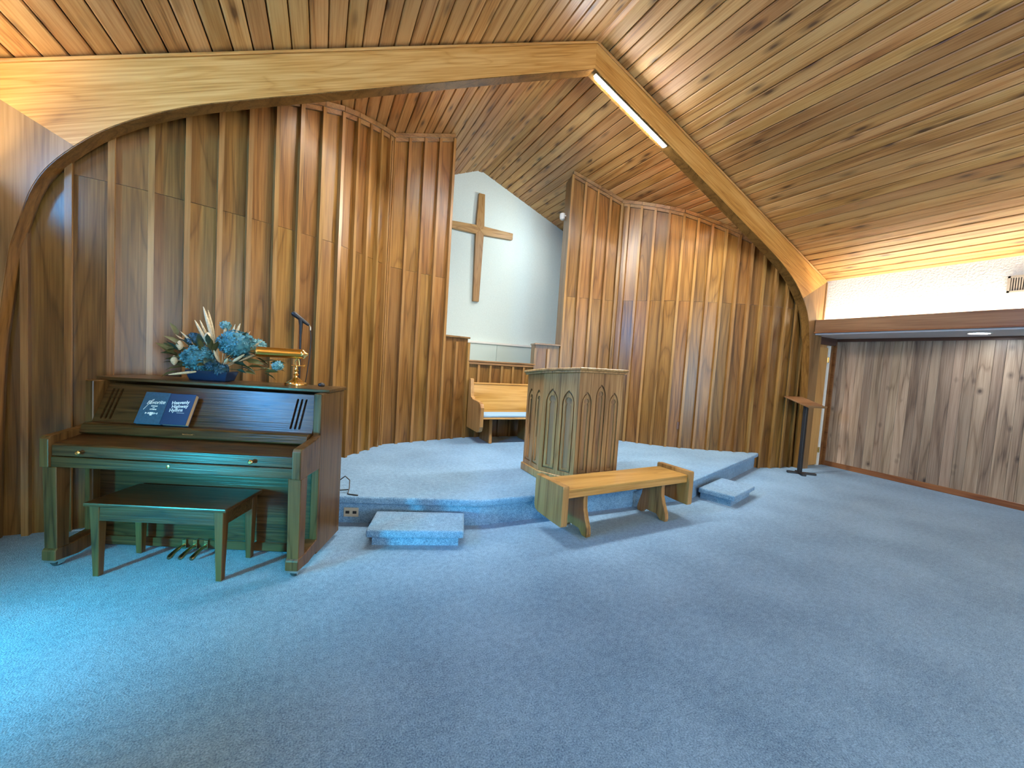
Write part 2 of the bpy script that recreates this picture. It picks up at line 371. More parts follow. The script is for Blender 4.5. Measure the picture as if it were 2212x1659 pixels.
# upper white walls, soffits, fascias of both side bays -------------
for side, nm in ((1, 'right'), (-1, 'left')):
    X = lambda d: XR + side * d
    def bx(m, d0, d1, *r):
        a, b_ = sorted((X(d0), X(d1))); return m.box(a, b_, *r)
    if side > 0: wu = bx(MB(), D_W, D_W + .08, Y_FRONT, YA + TA, Z_SOF + .02, cz(D_W) + .05)
    else:
        wu = bx(MB(), D_W, D_W + .08, Y_FRONT, WY0, Z_SOF + .02, cz(D_W) + .05); bx(wu, D_W, D_W + .08, WY1, YA + TA, Z_SOF + .02, cz(D_W) + .05)
        bx(wu, D_W, D_W + .08, WY0, WY1, Z_SOF + .02, WZ0); bx(wu, D_W, D_W + .08, WY0, WY1, WZ1, cz(D_W) + .05)
        w2 = empty('window_2', (X(D_W + .04), WY0, WZ0)); struct(w2, 'low blue clerestory window above the left side bay', 'window')
        MB().box(-.03, .045, 0, .03, 0, WZ1 - WZ0).box(-.03, .045, WY1 - WY0 - .03, WY1 - WY0, 0, WZ1 - WZ0).box(-.03, .045, 0, WY1 - WY0, 0, .03).box(-.03, .045, 0, WY1 - WY0, WZ1 - WZ0 - .03, WZ1 - WZ0).obj('window_frame', M_TRIMW, w2)
        MB().box(-.003, .003, .03, WY1 - WY0 - .03, .03, WZ1 - WZ0 - .03).obj('pane', M_GLASS, w2)
    wu = wu.obj('wall_upper_' + nm, M_STIP)
    struct(wu, 'white stippled clerestory wall above the %s side bay' % nm, 'wall')
    so = bx(MB(), 4.70, D_AISLE, Y_FRONT, YA + TA, Z_SOF, Z_SOF + .03).obj('ceiling_bay_' + nm, M_SOF)
    struct(so, 'flat white lowered ceiling of the %s side bay' % nm, 'ceiling')
    fa = empty('trim_fascia_' + nm); struct(fa, 'brown wood fascia beam hiding cove lights along the %s side' % nm, 'trim')
    bx(MB(), 4.665, 4.72, Y_FRONT, YA - .002, 2.285, 2.49).obj('fascia_board', M_FASCIA, fa, bevel=.004)
    bx(MB(), 4.64, 4.735, Y_FRONT, YA - .002, 2.272, 2.292).obj('fascia_lip', M_BASE, fa, bevel=.004)
    en = bx(MB(), D_W - .02, D_AISLE, YA + TA, YA + TA + .08, 0, Z_SOF + .02).obj('wall_bay_end_' + nm, M_DOOR if side > 0 else M_PANEL)
    struct(en, 'plain orange veneer end wall of the %s side bay' % nm if side > 0 else 'dark end wall of the left side bay', 'wall')

# cove tubes hidden behind the fascias
def tube_light(name, p0, p1, r, mat, label, group, cat='light fixture'):
    p0, p1 = Vector(p0), Vector(p1); d = p1 - p0; L = d.length
    q = d.to_track_quat('X', 'Z').to_matrix().to_4x4(); q.translation = p0
    e = empty(name, mw=q, label=label, cat=cat, group=group)
    MB().box(0, L, -r, r, -r * .6, r * .6).obj('lens', mat, e)
    MB().box(-.02, L + .02, -r * 1.3, r * 1.3, r * .6, r * .6 + .012).obj('housing', M_TRIMW, e)
    return e
for side, nm in ((1, 'right'), (-1, 'left')):
    x = XR + side * 4.80
    e = empty('cove_light', (x, 0, Z_SOF + .03), 0, 'warm cove tube light lying behind the %s fascia beam' % nm, 'light fixture', 'cove lights')
    MB().box(-.03, .03, Y_FRONT + .5, YA - .12, .05, .07).obj('lens', M_COVE, e)
    MB().box(-.04, .04, Y_FRONT + .5, YA - .10, 0, .05).obj('housing', M_TRIMW, e)

# ceiling of pine boards -------------------------------------------
ceil = empty('ceiling'); struct(ceil, 'sloping knotty pine board ceiling rising to a ridge', 'ceiling')
ang = math.atan(SL); PITCHW = .1332; bw = PITCHW / math.cos(ang)
c_, g = .008, .0042
prof = [(g + c_, 0), (bw - g - c_, 0), (bw - g, c_), (bw - g, .022), (g, .022), (g, c_)]
LB = YB - (-4.2)
bmesh_board = MB().prism(prof, 'Y', 0, LB).mesh('ceiling_board', M_PINE)
nb = 37
for side in (1, -1):
    for k in range(nb):
        d0 = .031 + k * PITCHW
        # local x runs outward and down from the ridge
        ca, sa = math.cos(ang), math.sin(ang)
        ex_ = Vector((side * ca, 0, -sa)); ez_ = Vector((side * sa, 0, ca)); ey_ = Vector((0, 1, 0))
        mw = Matrix.Identity(4)
        for i in range(3): mw[i][0], mw[i][1], mw[i][2] = ex_[i], ey_[i], ez_[i]
        mw.translation = Vector((XR + side * d0, -4.2, cz(d0)))
        link('ceiling_board', bmesh_board, ceil, mw=mw)
MB().prism([(XR - .06, ZR - .012), (XR - .03, ZR - .03), (XR + .03, ZR - .03), (XR + .06, ZR - .012), (XR, ZR + .02)], 'Y', -4.2, YB).obj('ridge_board', M_PINE, ceil)
# roof deck above the boards keeps the sky out
for side in (1, -1):
    MB().prism([(XR, ZR + .05), (XR + side * 5.0, cz(5.0) + .05), (XR + side * 5.0, cz(5.0) + .12), (XR, ZR + .12)], 'Y', Y_FRONT, YB + .1).obj('roof_deck', M_DARK, ceil)

# arch ---------------------------------------------------------------
INNER = [(0, 4.825), (.10, 4.78), (1.03, 4.392), (1.70, 4.105), (2.53, 3.75), (3.13, 3.495), (3.45, 3.355), (3.62, 3.275), (3.82, 3.163), (4.0, 3.045), (4.16, 2.915), (4.27, 2.80), (4.36, 2.69), (4.435, 2.573), (4.495, 2.43), (4.545, 2.237), (4.588, 2.06), (4.613, 1.85), (4.635, 1.63), (4.664, 1.33), (4.685, .8), (4.70, 0)]
def smooth_pts(p, n):
    out = []
    for i in range(len(p) - 1):
        a, b_, c, d = p[max(i - 1, 0)], p[i], p[i + 1], p[min(i + 2, len(p) - 1)]
        for k in range(n):
            t = k / n; q = []
            for j in range(2):
                m0 = (c[j] - a[j]) / 2; m1 = (d[j] - b_[j]) / 2; t2, t3 = t * t, t * t * t
                q.append((2 * t3 - 3 * t2 + 1) * b_[j] + (t3 - 2 * t2 + t) * m0 + (-2 * t3 + 3 * t2) * c[j] + (t3 - t2) * m1)
            out.append(tuple(q))
    return out + [p[-1]]
IN1 = INNER[:6] + smooth_pts(INNER[6:12], 3)
IN2 = smooth_pts(INNER[11:], 3)
arch = empty('beam_arch', (XR, YA, 0)); struct(arch, 'laminated wood arch frame spanning the chancel opening', 'beam')
for side in (1, -1):
    ca, sa = math.cos(ang), math.sin(ang)
    def loc(d, z):   # into the frame whose x runs down the rafter
        zz = z - ZR; return (d * ca - zz * sa, d * sa + zz * ca)
    poly = [loc(0, ZR - .012), loc(4.885, cz(4.885) - .012)] + [loc(*p) for p in reversed(IN1)]
    mw = Matrix.Identity(4)
    ex_, ez_ = Vector((side * ca, 0, -sa)), Vector((side * sa, 0, ca))
    for i in range(3): mw[i][0], mw[i][1], mw[i][2] = ex_[i], (0, 1, 0)[i], ez_[i]
    mw.translation = Vector((0, 0, ZR))
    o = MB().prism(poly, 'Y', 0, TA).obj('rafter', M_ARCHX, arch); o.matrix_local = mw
    full = IN1 + IN2[1:]
    mm = MB(); nn_ = len(full)
    for yy in (.004, TA - .004):
        for d, z in full: mm.v.append((side * d, yy, z - .0))
        for i_, (d, z) in enumerate(full):
            a_, c2 = full[max(i_ - 1, 0)], full[min(i_ + 1, nn_ - 1)]; t_ = Vector((c2[0] - a_[0], c2[1] - a_[1])).normalized()
            mm.v.append((side * (d + t_.y * .006), yy, z - t_.x * .006))
    for i_ in range(nn_ - 1):
        A_, B_ = i_, i_ + 1; o1, o2 = nn_, 2 * nn_
        mm.f += [(A_ + o1, B_ + o1, B_ + o1 + o2, A_ + o1 + o2), (A_, B_, B_ + o1, A_ + o1), (A_ + o2, B_ + o2, B_ + o1 + o2, A_ + o1 + o2)]
    mm.obj('soffit_lining', M_PANEL, arch)
    leg = [(side * d, z) for d, z in [(4.885, cz(4.885) - .012), (4.885, 0)] + list(reversed(IN2))]
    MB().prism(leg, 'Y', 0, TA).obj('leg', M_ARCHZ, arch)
    o = MB().box(.0, 5.22, -.022, 0, -.034, -.012).obj('edge_bead', M_ARCHX, arch, bevel=.006); o.matrix_local = mw
    if side > 0:
        MB().box(side * 4.865, side * 4.89, -.012, 0, 2.49, cz(4.89) - .02).obj('edge_bead', M_ARCHZ, arch)

# chancel panelled walls ----------------------------------------------
CV = [(1.91, 5.69), (2.1, 5.42), (2.36, 5.11), (2.57, 4.905), (2.785, 4.765), (3.0, 4.64), (3.15, 4.557), (3.42, 4.425), (3.7, 4.305), (3.93, 4.22), (4.15, 4.165), (4.4, 4.135), (4.78, 4.125)]
CVS = smooth_pts(CV, 6)
SA = [0]
for a, b_ in zip(CVS, CVS[1:]): SA.append(SA[-1] + math.hypot(b_[0] - a[0], b_[1] - a[1]))
def at_s(s):
    s = max(0, min(SA[-1], s))
    for i in range(len(SA) - 1):
        if s <= SA[i + 1]:
            t = (s - SA[i]) / (SA[i + 1] - SA[i]); a, b_ = CVS[i], CVS[i + 1]
            return (a[0] + (b_[0] - a[0]) * t, a[1] + (b_[1] - a[1]) * t)
BAT = [.122 + .2205 * k for k in range(15)]
Z_SEAM = 2.65
E_IN = (1.03, 5.932)          # inner end of the tall return wall
C_IN = (.60, 6.05)            # inner end of the low screen
def wall_run(parent, side, pts, z0, ztop, seam, crown=True, end_caps=True):
    """pts: plan points (d,y) where battens stand; first and last are ends"""
    P3 = [Vector((XR + side * d, y, 0)) for d, y in pts]
    n = len(P3)
    def nrm(a, b_):
        t = (b_ - a).normalized(); nn = Vector((t.y, -t.x, 0))
        return nn if nn.y < 0 else -nn
    for i in range(n - 1):
        a, b_ = P3[i], P3[i + 1]; nn = nrm(a, b_); bk = -nn * .03
        za, zb = ztop(pts[i][0]), ztop(pts[i + 1][0])
        rows = [(z0, z0, Z_SEAM, Z_SEAM), (Z_SEAM + .003, Z_SEAM + .003, za, zb)] if seam else [(z0, z0, za, zb)]
        for (l0, l1, t0, t1) in rows:
            j = -nn * random.uniform(0, .0035)
            bot = [a + j + Vector((0, 0, l0)), b_ + j + Vector((0, 0, l1)), b_ + bk + Vector((0, 0, l1)), a + bk + Vector((0, 0, l0))]
            top = [a + j + Vector((0, 0, t0)), b_ + j + Vector((0, 0, t1)), b_ + bk + Vector((0, 0, t1)), a + bk + Vector((0, 0, t0))]
            MB().hexa([tuple(v) for v in bot], [tuple(v) for v in top]).obj('panel', M_PANEL, parent)
        if crown:
            ct, cp = .052, .050
            q0, q1 = a + nn * cp, b_ + nn * cp
            bot = [q0 + Vector((0, 0, za - ct)), q1 + Vector((0, 0, zb - ct)), b_ + Vector((0, 0, zb - ct)), a + Vector((0, 0, za - ct))]
            top = [v + Vector((0, 0, ct)) for v in bot]
            MB().hexa([tuple(v) for v in bot], [tuple(v) for v in top]).obj('crown_trim', M_PANELX, parent)
            q0, q1 = a + nn * (cp * .55), b_ + nn * (cp * .55)
            bot = [q0 + Vector((0, 0, za - ct * 1.9)), q1 + Vector((0, 0, zb - ct * 1.9)), b_ + Vector((0, 0, zb - ct * 1.9)), a + Vector((0, 0, za - ct * 1.9))]
            top = [v + Vector((0, 0, ct * .9)) for v in bot]
            MB().hexa([tuple(v) for v in bot], [tuple(v) for v in top]).obj('crown_trim', M_PANELX, parent)
    for i in range(n):
        if i in (0, n - 1) and not end_caps: continue
        a = P3[max(i - 1, 0)]; b_ = P3[min(i + 1, n - 1)]
        t = (b_ - a).normalized(); nn = nrm(a, b_); w_ = .019; pr = .044
        zt = ztop(pts[i][0]) - .06
        bot = [P3[i] - t * w_ + nn * pr, P3[i] + t * w_ + nn * pr, P3[i] + t * w_ - nn * .002, P3[i] - t * w_ - nn * .002]
        top = [v + Vector((0, 0, zt)) for v in bot]; bot = [v + Vector((0, 0, z0)) for v in bot]
        MB().hexa([tuple(v) for v in bot], [tuple(v) for v in top]).obj('batten', M_BATTEN, parent)
for side, nm in ((-1, 'left'), (1, 'right')):
    we = empty('wall_chancel_' + nm)
    struct(we, 'curved dark oak board and batten wall on the %s of the chancel' % nm, 'wall')
    top = lambda d: cz(d) - .002
    wall_run(we, side, [at_s(.012)] + [at_s(s) for s in BAT] + [at_s(SA[-1])], 0, top, True)
    k = 4; ptsB = [(CV[0][0] + (E_IN[0] - CV[0][0]) * i / k, CV[0][1] + (E_IN[1] - CV[0][1]) * i / k) for i in range(k + 1)]
    wall_run(we, side, ptsB, 0, top, True)
    ptsC = [(E_IN[0] + (C_IN[0] - E_IN[0]) * i / 2, E_IN[1] + (C_IN[1] - E_IN[1]) * i / 2) for i in range(3)]
    wall_run(we, side, ptsC, 0, lambda d: 1.80, False, crown=False)
    # thickness returns of the tall wall end and of the low screen
    tdir = Vector((side * (E_IN[0] - CV[0][0]), E_IN[1] - CV[0][1], 0)).normalized(); back = Vector((-tdir.y, tdir.x, 0)); back = back if back.y > 0 else -back
    def post(pt, wd, th, z0, z1, name, mat=M_PANEL):
        p = Vector((XR + side * pt[0], pt[1], 0)); a = p - tdir * wd; b_ = p + tdir * .004
        bot = [a + back * .031, b_ - back * 0, b_ + back * th, a + back * th]; bot[0] = a + back * .031; bot[1] = b_ + back * .031
        MB().hexa([tuple(v + Vector((0, 0, z0))) for v in bot], [tuple(v + Vector((0, 0, z1))) for v in bot]).obj(name, mat, we)
    post(E_IN, .10, .36, 1.80, cz(E_IN[0] + .1), 'wall_end', M_PANEL)
    post(C_IN, .10, .30, HP, 1.80, 'screen_end', M_PANEL)
    # cap on the low screen
    a = Vector((XR + side * E_IN[0], E_IN[1], 0)); b_ = Vector((XR + side * C_IN[0], C_IN[1], 0)) + tdir * .02
    bot = [a - back * .04, b_ - back * .04, b_ + back * .31, a + back * .31]
    MB().hexa([tuple(v + Vector((0, 0, 1.80))) for v in bot], [tuple(v + Vector((0, 0, 1.828))) for v in bot]).obj('screen_cap', M_PANELX, we, bevel=.005)

# low rail wall across the baptistry --------------------------------------
wr = empty('wall_rail'); struct(wr, 'low oak panelled rail wall in front of the baptistry', 'wall')
RW, Y_RAIL = .60, 6.05
nx = 6
for i in range(nx):
    xa, xb = XR - RW + 2 * RW * i / nx, XR - RW + 2 * RW * (i + 1) / nx
    MB().box(xa, xb, Y_RAIL, Y_RAIL + .03, HP, 1.44).obj('panel', M_PANEL, wr)
    if i: MB().box(xa - .018, xa + .018, Y_RAIL - .026, Y_RAIL, HP, 1.42).obj('batten', M_BATTEN, wr)
MB().box(XR - RW, XR + RW, Y_RAIL + .03, Y_RAIL + .12, HP, 1.44).obj('backing', M_PANEL, wr)
MB().box(XR - RW - .005, XR + RW + .005, Y_RAIL - .045, Y_RAIL + .15, 1.45, 1.477).obj('rail_cap', M_PANELX, wr, bevel=.006)
MB().box(XR - RW, XR + RW, Y_RAIL - .035, Y_RAIL, 1.41, 1.45).obj('rail_moulding', M_PANELX, wr, bevel=.005)

# baptistry tank against the white wall ------------------------------------
tk = empty('baptistry_tank', (XR, YB, 0)); struct(tk, 'white baptistry tank with a raised back ledge', 'tank')
MB().box(-2.2, .52, -.10, -.002, .9, 1.80).obj('tank_panel', M_TANK, tk, bevel=.004)
MB().box(.524, 2.2, -.10, -.002, .9, 1.80).obj('tank_panel', M_TANK, tk, bevel=.004)
MB().box(-2.2, 2.2, -.13, -.002, 1.803, 1.845).obj('tank_ledge', M_TRIMW, tk, bevel=.012, seg=2)
MB().box(-2.2, 2.2, -1.45, -.10, .85, .9).obj('tank_floor', M_TANK, tk)

# right aisle wall of planks -------------------------------------------------
wa = empty('wall_right'); struct(wa, 'greyish brown knotty plank wall of the right side bay', 'wall')
y = YA + TA; i = 0
Y_PL = 1.15
while y > Y_PL:
    wd = random.choice((.09, .105, .115, .125, .14)); y1 = max(y - wd, Y_PL)
    MB().box(XRT + random.uniform(0, .002), XRT + .03, y1 + .0012, y - .0012, .02, Z_SOF).obj('plank', M_PLANK, wa, bevel=.0015)
    y = y1
MB().box(XRT, XRT + .03, Y_FRONT, Y_PL, 0, Z_SOF).obj('plank_field', M_PLANK, wa)
MB().box(XRT + .03, XRT + .08, Y_FRONT, YB, 0, 2.6).obj('backing', M_PLANK, wa)
MB().box(XRT - .014, XRT, Y_FRONT, YA + TA - .03, 2.20, Z_SOF).obj('top_trim', M_PLATE, wa)
bb = MB().box(XRT - .018, XRT, Y_FRONT, YA + TA - .002, 0, .085).obj('baseboard_right', M_BASE, None, bevel=.004)
struct(bb, 'reddish brown wood baseboard under the plank wall', 'baseboard')
MB().box(XRT - .03, XRT - .0, YA + TA - .055, YA + TA - .002, .0, 2.2).obj('trim_corner', M_BASE).__setitem__('kind', 'structure')
tag(bpy.data.objects['trim_corner'], 'narrow dark wood corner strip beside the plank wall', 'trim', kind='structure')

# door at the end of the right bay ----------------------------------------------
YD = YA + TA
dr = empty('door_1', (7.62, YD, 0)); struct(dr, 'orange veneer door with white jamb at the end of the side bay', 'door')
MB().box(0, .375, -.035, -.003, .02, 2.08).obj('door_leaf', M_DOOR, dr, bevel=.003)
MB().box(.385, .405, -.025, -.003, 0, 2.12).obj('jamb', M_TRIMW, dr)
MB().box(.405, .415, -.015, -.003, 0, 2.12).obj('jamb_gap', M_BLACK, dr)
MB().box(.415, .465, -.03, -.003, 0, 2.12).obj('jamb', M_TRIMW, dr, bevel=.003)
MB().box(.47, .545, -.028, -.003, 0, 2.16).obj('casing', M_BASE, dr, bevel=.004)
MB().box(-.06, .60, -.05, -.003, 2.13, Z_SOF).obj('head_casing', M_PLATE, dr)
for z in (.28, 1.87):
    h = MB().box(.378, .43, -.041, -.032, z - .045, z + .045).obj('hinge', M_BRASS, dr, bevel=.002)
    MB().tube([(.404, -.044, z - .05), (.404, -.044, z + .05)], .008, 8).obj('hinge_pin', M_BRASS, h)

# ================================================================== FITTINGS
# LED strip under the right rafter
p0, p1 = Vector((2.70, YA + .034, 4.762)), Vector((3.80, YA + .034, 4.302))
tube_light('led_strip_light', p0, p1, .017, M_STRIP, 'long glowing white strip light on the arch right of the ridge', None)
# added fill lamps styled as track lights behind the rafters, to brighten the platform
for s_, d0, d1, nm in ((-1, .75, 2.25, 'left'), (1, 1.45, 2.75, 'right')):
    a, b_ = Vector((XR + s_ * d0, YA + TA + .06, cz(d0) - .10)), Vector((XR + s_ * d1, YA + TA + .06, cz(d1) - .10))
    q = (b_ - a).to_track_quat('X', 'Z').to_matrix().to_4x4(); q.translation = a; LN = (b_ - a).length
    e = empty('fill_track_light', mw=q, label='added slim fill track light on the rear face of the %s rafter' % nm, cat='light fixture', group='added arch track lights')
    MB().box(.01, LN - .01, -.03, .03, -.045, -.040).obj('lens', M_TRACK_FILL, e)
    MB().box(0, LN, -.04, .04, -.04, 0).box(0, LN, -.045, -.04, -.07, 0).box(0, LN, .04, .045, -.07, 0).obj('housing', M_BLACK, e)
# added opal pendants, unseen behind the camera, as general fill light
for s_, nm in ((1, 'right'), (-1, 'left')):
    for yy in (-2.2,):
        e = empty('fill_pendant_light', (XR + s_ * 2.0, yy, 2.75), 0, 'added unseen opal fill pendant hanging from the %s roof slope' % nm, 'light fixture', 'added nave pendants')
        MB().lathe([(.13, 0), (.15, .01), (.15, .44), (.13, .45)], seg=24).obj('shade', M_NAVE_FILL, e, smooth=True)
        MB().lathe([(.155, .44), (.16, .46), (.10, .50), (.02, .52)], seg=24).obj('cap', M_BRASS, e, smooth=True)
        MB().tube([(0, 0, .5), (0, 0, cz(2.0) - 2.75)], .008, 8).obj('rod', M_BRASS, e)
# recessed downlight
e = empty('recessed_light', (7.72, 2.22, Z_SOF), 0, 'round recessed downlight glowing in the side bay ceiling', 'light fixture')
MB().lathe([(.095, -.004), (.095, .001)], seg=24).obj('lens', M_DOWN, e)
MB().lathe([(.098, -.008), (.115, -.006), (.118, 0), (.098, 0), (.098, -.008)], seg=24, caps=False).obj('rim', M_TRIMW, e)
# air vent
e = empty('air_vent', (XR + D_W, 1.985, 2.715), 0, 'cream louvred air vent on the white clerestory wall', 'vent')
VW, VH = .50, .20
MB().box(-.02, -.001, -VW, -VW + .022, 0, VH).box(-.02, -.001, -.022, 0, 0, VH).box(-.02, -.001, -VW, 0, 0, .022).box(-.02, -.001, -VW, 0, VH - .022, VH).obj('frame', M_PLATEL, e)
MB().box(-.006, -.001, -VW + .02, -.02, .02, VH - .02).obj('backing', M_DARK, e)
sl = MB().box(-.016, -.006, -.0055, .0055, .022, VH - .022).mesh('slat', M_PLATEL)
for k in range(22): link('slat', sl, e, loc=(0, -.035 - k * .0205, 0))
# small white spotlight behind the tall wall end
e = empty('spotlight', (3.735, 6.24, 4.07), 0, 'small white bullet spotlight behind the tall oak wall end', 'light fixture')
MB().lathe([(.02, -.06), (.045, -.045), (.055, .0), (.05, .05), (.02, .065)], seg=16).obj('shade', M_TRIMW, e, smooth=True)
MB().tube([(0, 0, 0), (.02, -.08, 0), (.06, -.12, 0)], .010, 8).obj('stem', M_TRIMW, e)
fl_ = bpy.data.lights.new('flood_lamp', 'SPOT'); fl_.energy = FLOOD_W; fl_.color = (.95, 1.0, .98); fl_.spot_size = 3.1; fl_.spot_blend = 1.0; fl_.shadow_soft_size = .12
fo = bpy.data.objects.new('flood_lamp', fl_); COL.objects.link(fo); fo.location = (3.69, 6.33, 4.06)
fo.rotation_euler = Vector((-1.05, 1.25, -.7)).to_track_quat('-Z', 'Y').to_euler()
# cover plates
def plate(name, p, nrm, w_, h_, mat, label, slots=True, horiz=False):
    n = Vector(nrm).normalized(); t = Vector((0, 0, 1)).cross(n).normalized()
    mw = Matrix.Identity(4)
    for i in range(3): mw[i][0], mw[i][1], mw[i][2], mw[i][3] = t[i], (0, 0, 1)[i], n[i], p[i]
    e = empty(name, mw=mw, label=label, cat='outlet')
    MB().box(-w_ / 2, w_ / 2, -h_ / 2, h_ / 2, 0, .007).obj('plate', mat, e, bevel=.002)
    for s_ in (-1, 1):
        MB().box(*( (s_ * w_ * .24 - .016, s_ * w_ * .24 + .016, -.012, .012) if horiz else (-.012, .012, s_ * h_ * .24 - .016, s_ * h_ * .24 + .016)), .006, .010).obj('socket', M_BLACK if horiz else mat, e)
    return e
def seg_normal(d, side):
    best = min(range(len(CVS) - 1), key=lambda i: abs(CVS[i][0] - d)); a, b_ = CVS[best], CVS[best + 1]
    t = Vector((side * (b_[0] - a[0]), b_[1] - a[1], 0)).normalized(); n = Vector((t.y, -t.x, 0)); n = n if n.y < 0 else -n
    return Vector((XR + side * a[0], a[1], 0)), n
p, n = seg_normal(2.72, 1); plate('wall_outlet', (p + n * .002 + Vector((0, 0, .615))), n, .075, .12, M_PLATE, 'brown outlet plate low on the curved oak wall by the pulpit')
p, n = seg_normal(4.40, 1); plate('wall_switch', (p + n * .002 + Vector((0, 0, 1.35))), n, .08, .12, M_PLATE, 'brown switch plate on the oak wall above the book stand')
rt = Vector((1.335 - (XR - 3.88), 3.325 - 4.245, 0)).normalized(); rn = Vector((rt.y, -rt.x, 0))
px = .285; pr = Vector((px, 3.325 + (1.335 - px) * (.92 / 2.55), .095)) + rn * .002
plate('floor_outlet', pr, rn, .125, .08, M_PLATEL, 'beige double outlet in the platform riser beside the piano', horiz=True)

# cross ---------------------------------------------------------------
cr = empty('wall_cross', (2.695, YB - .002, 3.985), 0, 'tapered oak cross with mitred centre on the white wall', 'cross')
def arm(axis, sgn, ln, wc, we_):
    hw_, he = wc / 2, we_ / 2
    if axis == 'Z': pts = [(0, 0), (sgn * hw_ * 1, sgn * hw_), (sgn * he, sgn * ln), (-sgn * he, sgn * ln), (-sgn * hw_, sgn * hw_)]
    else: pts = [(0, 0), (sgn * hw_, -sgn * hw_), (sgn * ln, -sgn * he), (sgn * ln, sgn * he), (sgn * hw_, sgn * hw_)]
    MB().prism(pts, 'Y', -.075, 0).obj('arm', M_CROSS if axis == 'Z' else M_CROSSX, cr, bevel=.003)
arm('Z', 1, .685, .165, .12); arm('Z', -1, 1.37, .165, .12); arm('X', 1, .70, .165, .125); arm('X', -1, .70, .165, .125)

# carpeted steps --------------------------------------------------------
def step(cx, cy, rz, label):
    e = empty('carpeted_step', (cx, cy, 0), rz, label, 'step', 'carpeted steps at the platform')
    MB().box(-.375, .375, -.175, .225, .075, .135).obj('tread', M_CARPET, e, bevel=.02, seg=3, smooth=True)
    MB().box(-.335, .335, -.13, .21, 0, .08).obj('base', M_CARPET, e)
    return e
step(.765, 3.235, -math.radians(18.3), 'blue carpeted step in front of the platform beside the piano')
step(2 * XR - .765, 3.235, math.radians(18.3), 'blue carpeted step at the platform right of the altar bench')

# ================================================================== PULPIT
pu = empty('pulpit', (XR, 3.785, HP), 0, 'tall oak pulpit with carved pointed arches on the platform', 'pulpit')
FY, SY, BY = 3.42 - 3.785, 3.79 - 3.785, 4.16 - 3.785
ring = [(-.28, FY), (.28, FY), (.485, SY), (.485, BY), (-.485, BY), (-.485, SY)]
def ptop(y): return 1.205 - (y - FY) * .10
def sloped(name, rg, z0f, z1f, mat, bevel=0):
    m = MB(); k = len(rg)
    m.v = [(x, y, z0f(y)) for x, y in rg] + [(x, y, z1f(y)) for x, y in rg]
    m.f = [tuple(range(k - 1, -1, -1)), tuple(range(k, 2 * k))] + [(i, (i + 1) % k, k + (i + 1) % k, k + i) for i in range(k)]
    return m.obj(name, mat, pu, bevel=bevel)
core = [(x * .948, y * .948 + .0) for x, y in ring]
sloped('body', core, lambda y: .02, lambda y: ptop(y) - .01, M_OAK_SHADE)
out = [(-.30, FY - .025), (.30, FY - .025), (.515, SY - .01), (.515, BY + .02), (-.515, BY + .02), (-.515, SY - .01)]
sloped('top_slab', [(x * 1.035, y * 1.03 - .004) for x, y in out], lambda y: ptop(y), lambda y: ptop(y) + .028, M_OAKP, bevel=.007)
sloped('top_moulding', out, lambda y: ptop(y) - .022, lambda y: ptop(y), M_OAKP, bevel=.004)
sloped('plinth', [(x * 1.04, y * 1.04) for x, y in ring], lambda y: 0, lambda y: .085, M_OAKP, bevel=.006)
def lancet(cx, z0, z1, w_, trefoil=False):
    h = w_ / 2; spring = z1 - w_ * 1.05
    L = [(cx - h, z0), (cx + h, z0), (cx + h, spring)]
    if trefoil:
        L = [(cx - h * .75, z0), (cx + h * .75, z0), (cx + h * .75, spring - .02), (cx + h * .45, spring)]
        r = h * .95; cy = spring + r * .75
        for k in range(11):
            th = -.72 + (PI + 1.44) * k / 10; L.append((cx + r * math.cos(th), cy + r * math.sin(th)))
        L += [(cx - h * .45, spring), (cx - h * .75, spring - .02)]
        return L
    for k in range(1, 8):
        t = k / 8; a = t * math.acos(.5) ; L.append((cx - h + 2 * h * math.cos(a), spring + (z1 - spring) * math.sin(a) / math.sin(math.acos(.5))))
    L.append((cx, z1))
    for k in range(7, 0, -1):
        t = k / 8; a = t * math.acos(.5); L.append((cx + h - 2 * h * math.cos(a), spring + (z1 - spring) * math.sin(a) / math.sin(math.acos(.5))))
    L.append((cx - h, spring)); return L
def face(p, q, lancets):
    p3, q3 = Vector((*p, 0)), Vector((*q, 0)); t = (q3 - p3).normalized(); n = Vector((t.y, -t.x, 0)); W = (q3 - p3).length
    mw = Matrix.Identity(4)
    for i in range(3): mw[i][0], mw[i][1], mw[i][2] = t[i], (0, 0, 1)[i], n[i]
    T = .022
    mw.translation = p3 - n * T
    quad = [(.001, .08), (W - .001, .08), (W - .001, ptop(q[1]) - .02), (.001, ptop(p[1]) - .02)]
    shape2d('face_panel', [quad] + [lancet(c, .13, z1, w_) for c, z1, w_ in lancets], T, M_OAKPY, pu, mw)
    for c, z1, w_ in lancets:
        mi = mw @ Matrix.Translation((0, 0, -.003))
        shape2d('arch_panel', [lancet(c, .145, z1 - .022, w_ - .026), lancet(c, .165, z1 - .055, w_ - .062, True)], T - .004, M_OAKPY, pu, mi)
face(ring[0], ring[1], [(.105, .985, .125), (.28, 1.065, .125), (.455, .985, .125)])
Wd = math.hypot(.205, SY - FY)
face(ring[5], ring[0], [(Wd * .27, .99, .145), (Wd * .73, .99, .145)])
face(ring[1], ring[2], [(Wd * .27, .99, .145), (Wd * .73, .99, .145)])
face(ring[4], ring[5], [(.10, .96, .125), (.27, .96, .125)])
face(ring[2], ring[3], [(.10, .96, .125), (.27, .96, .125)])

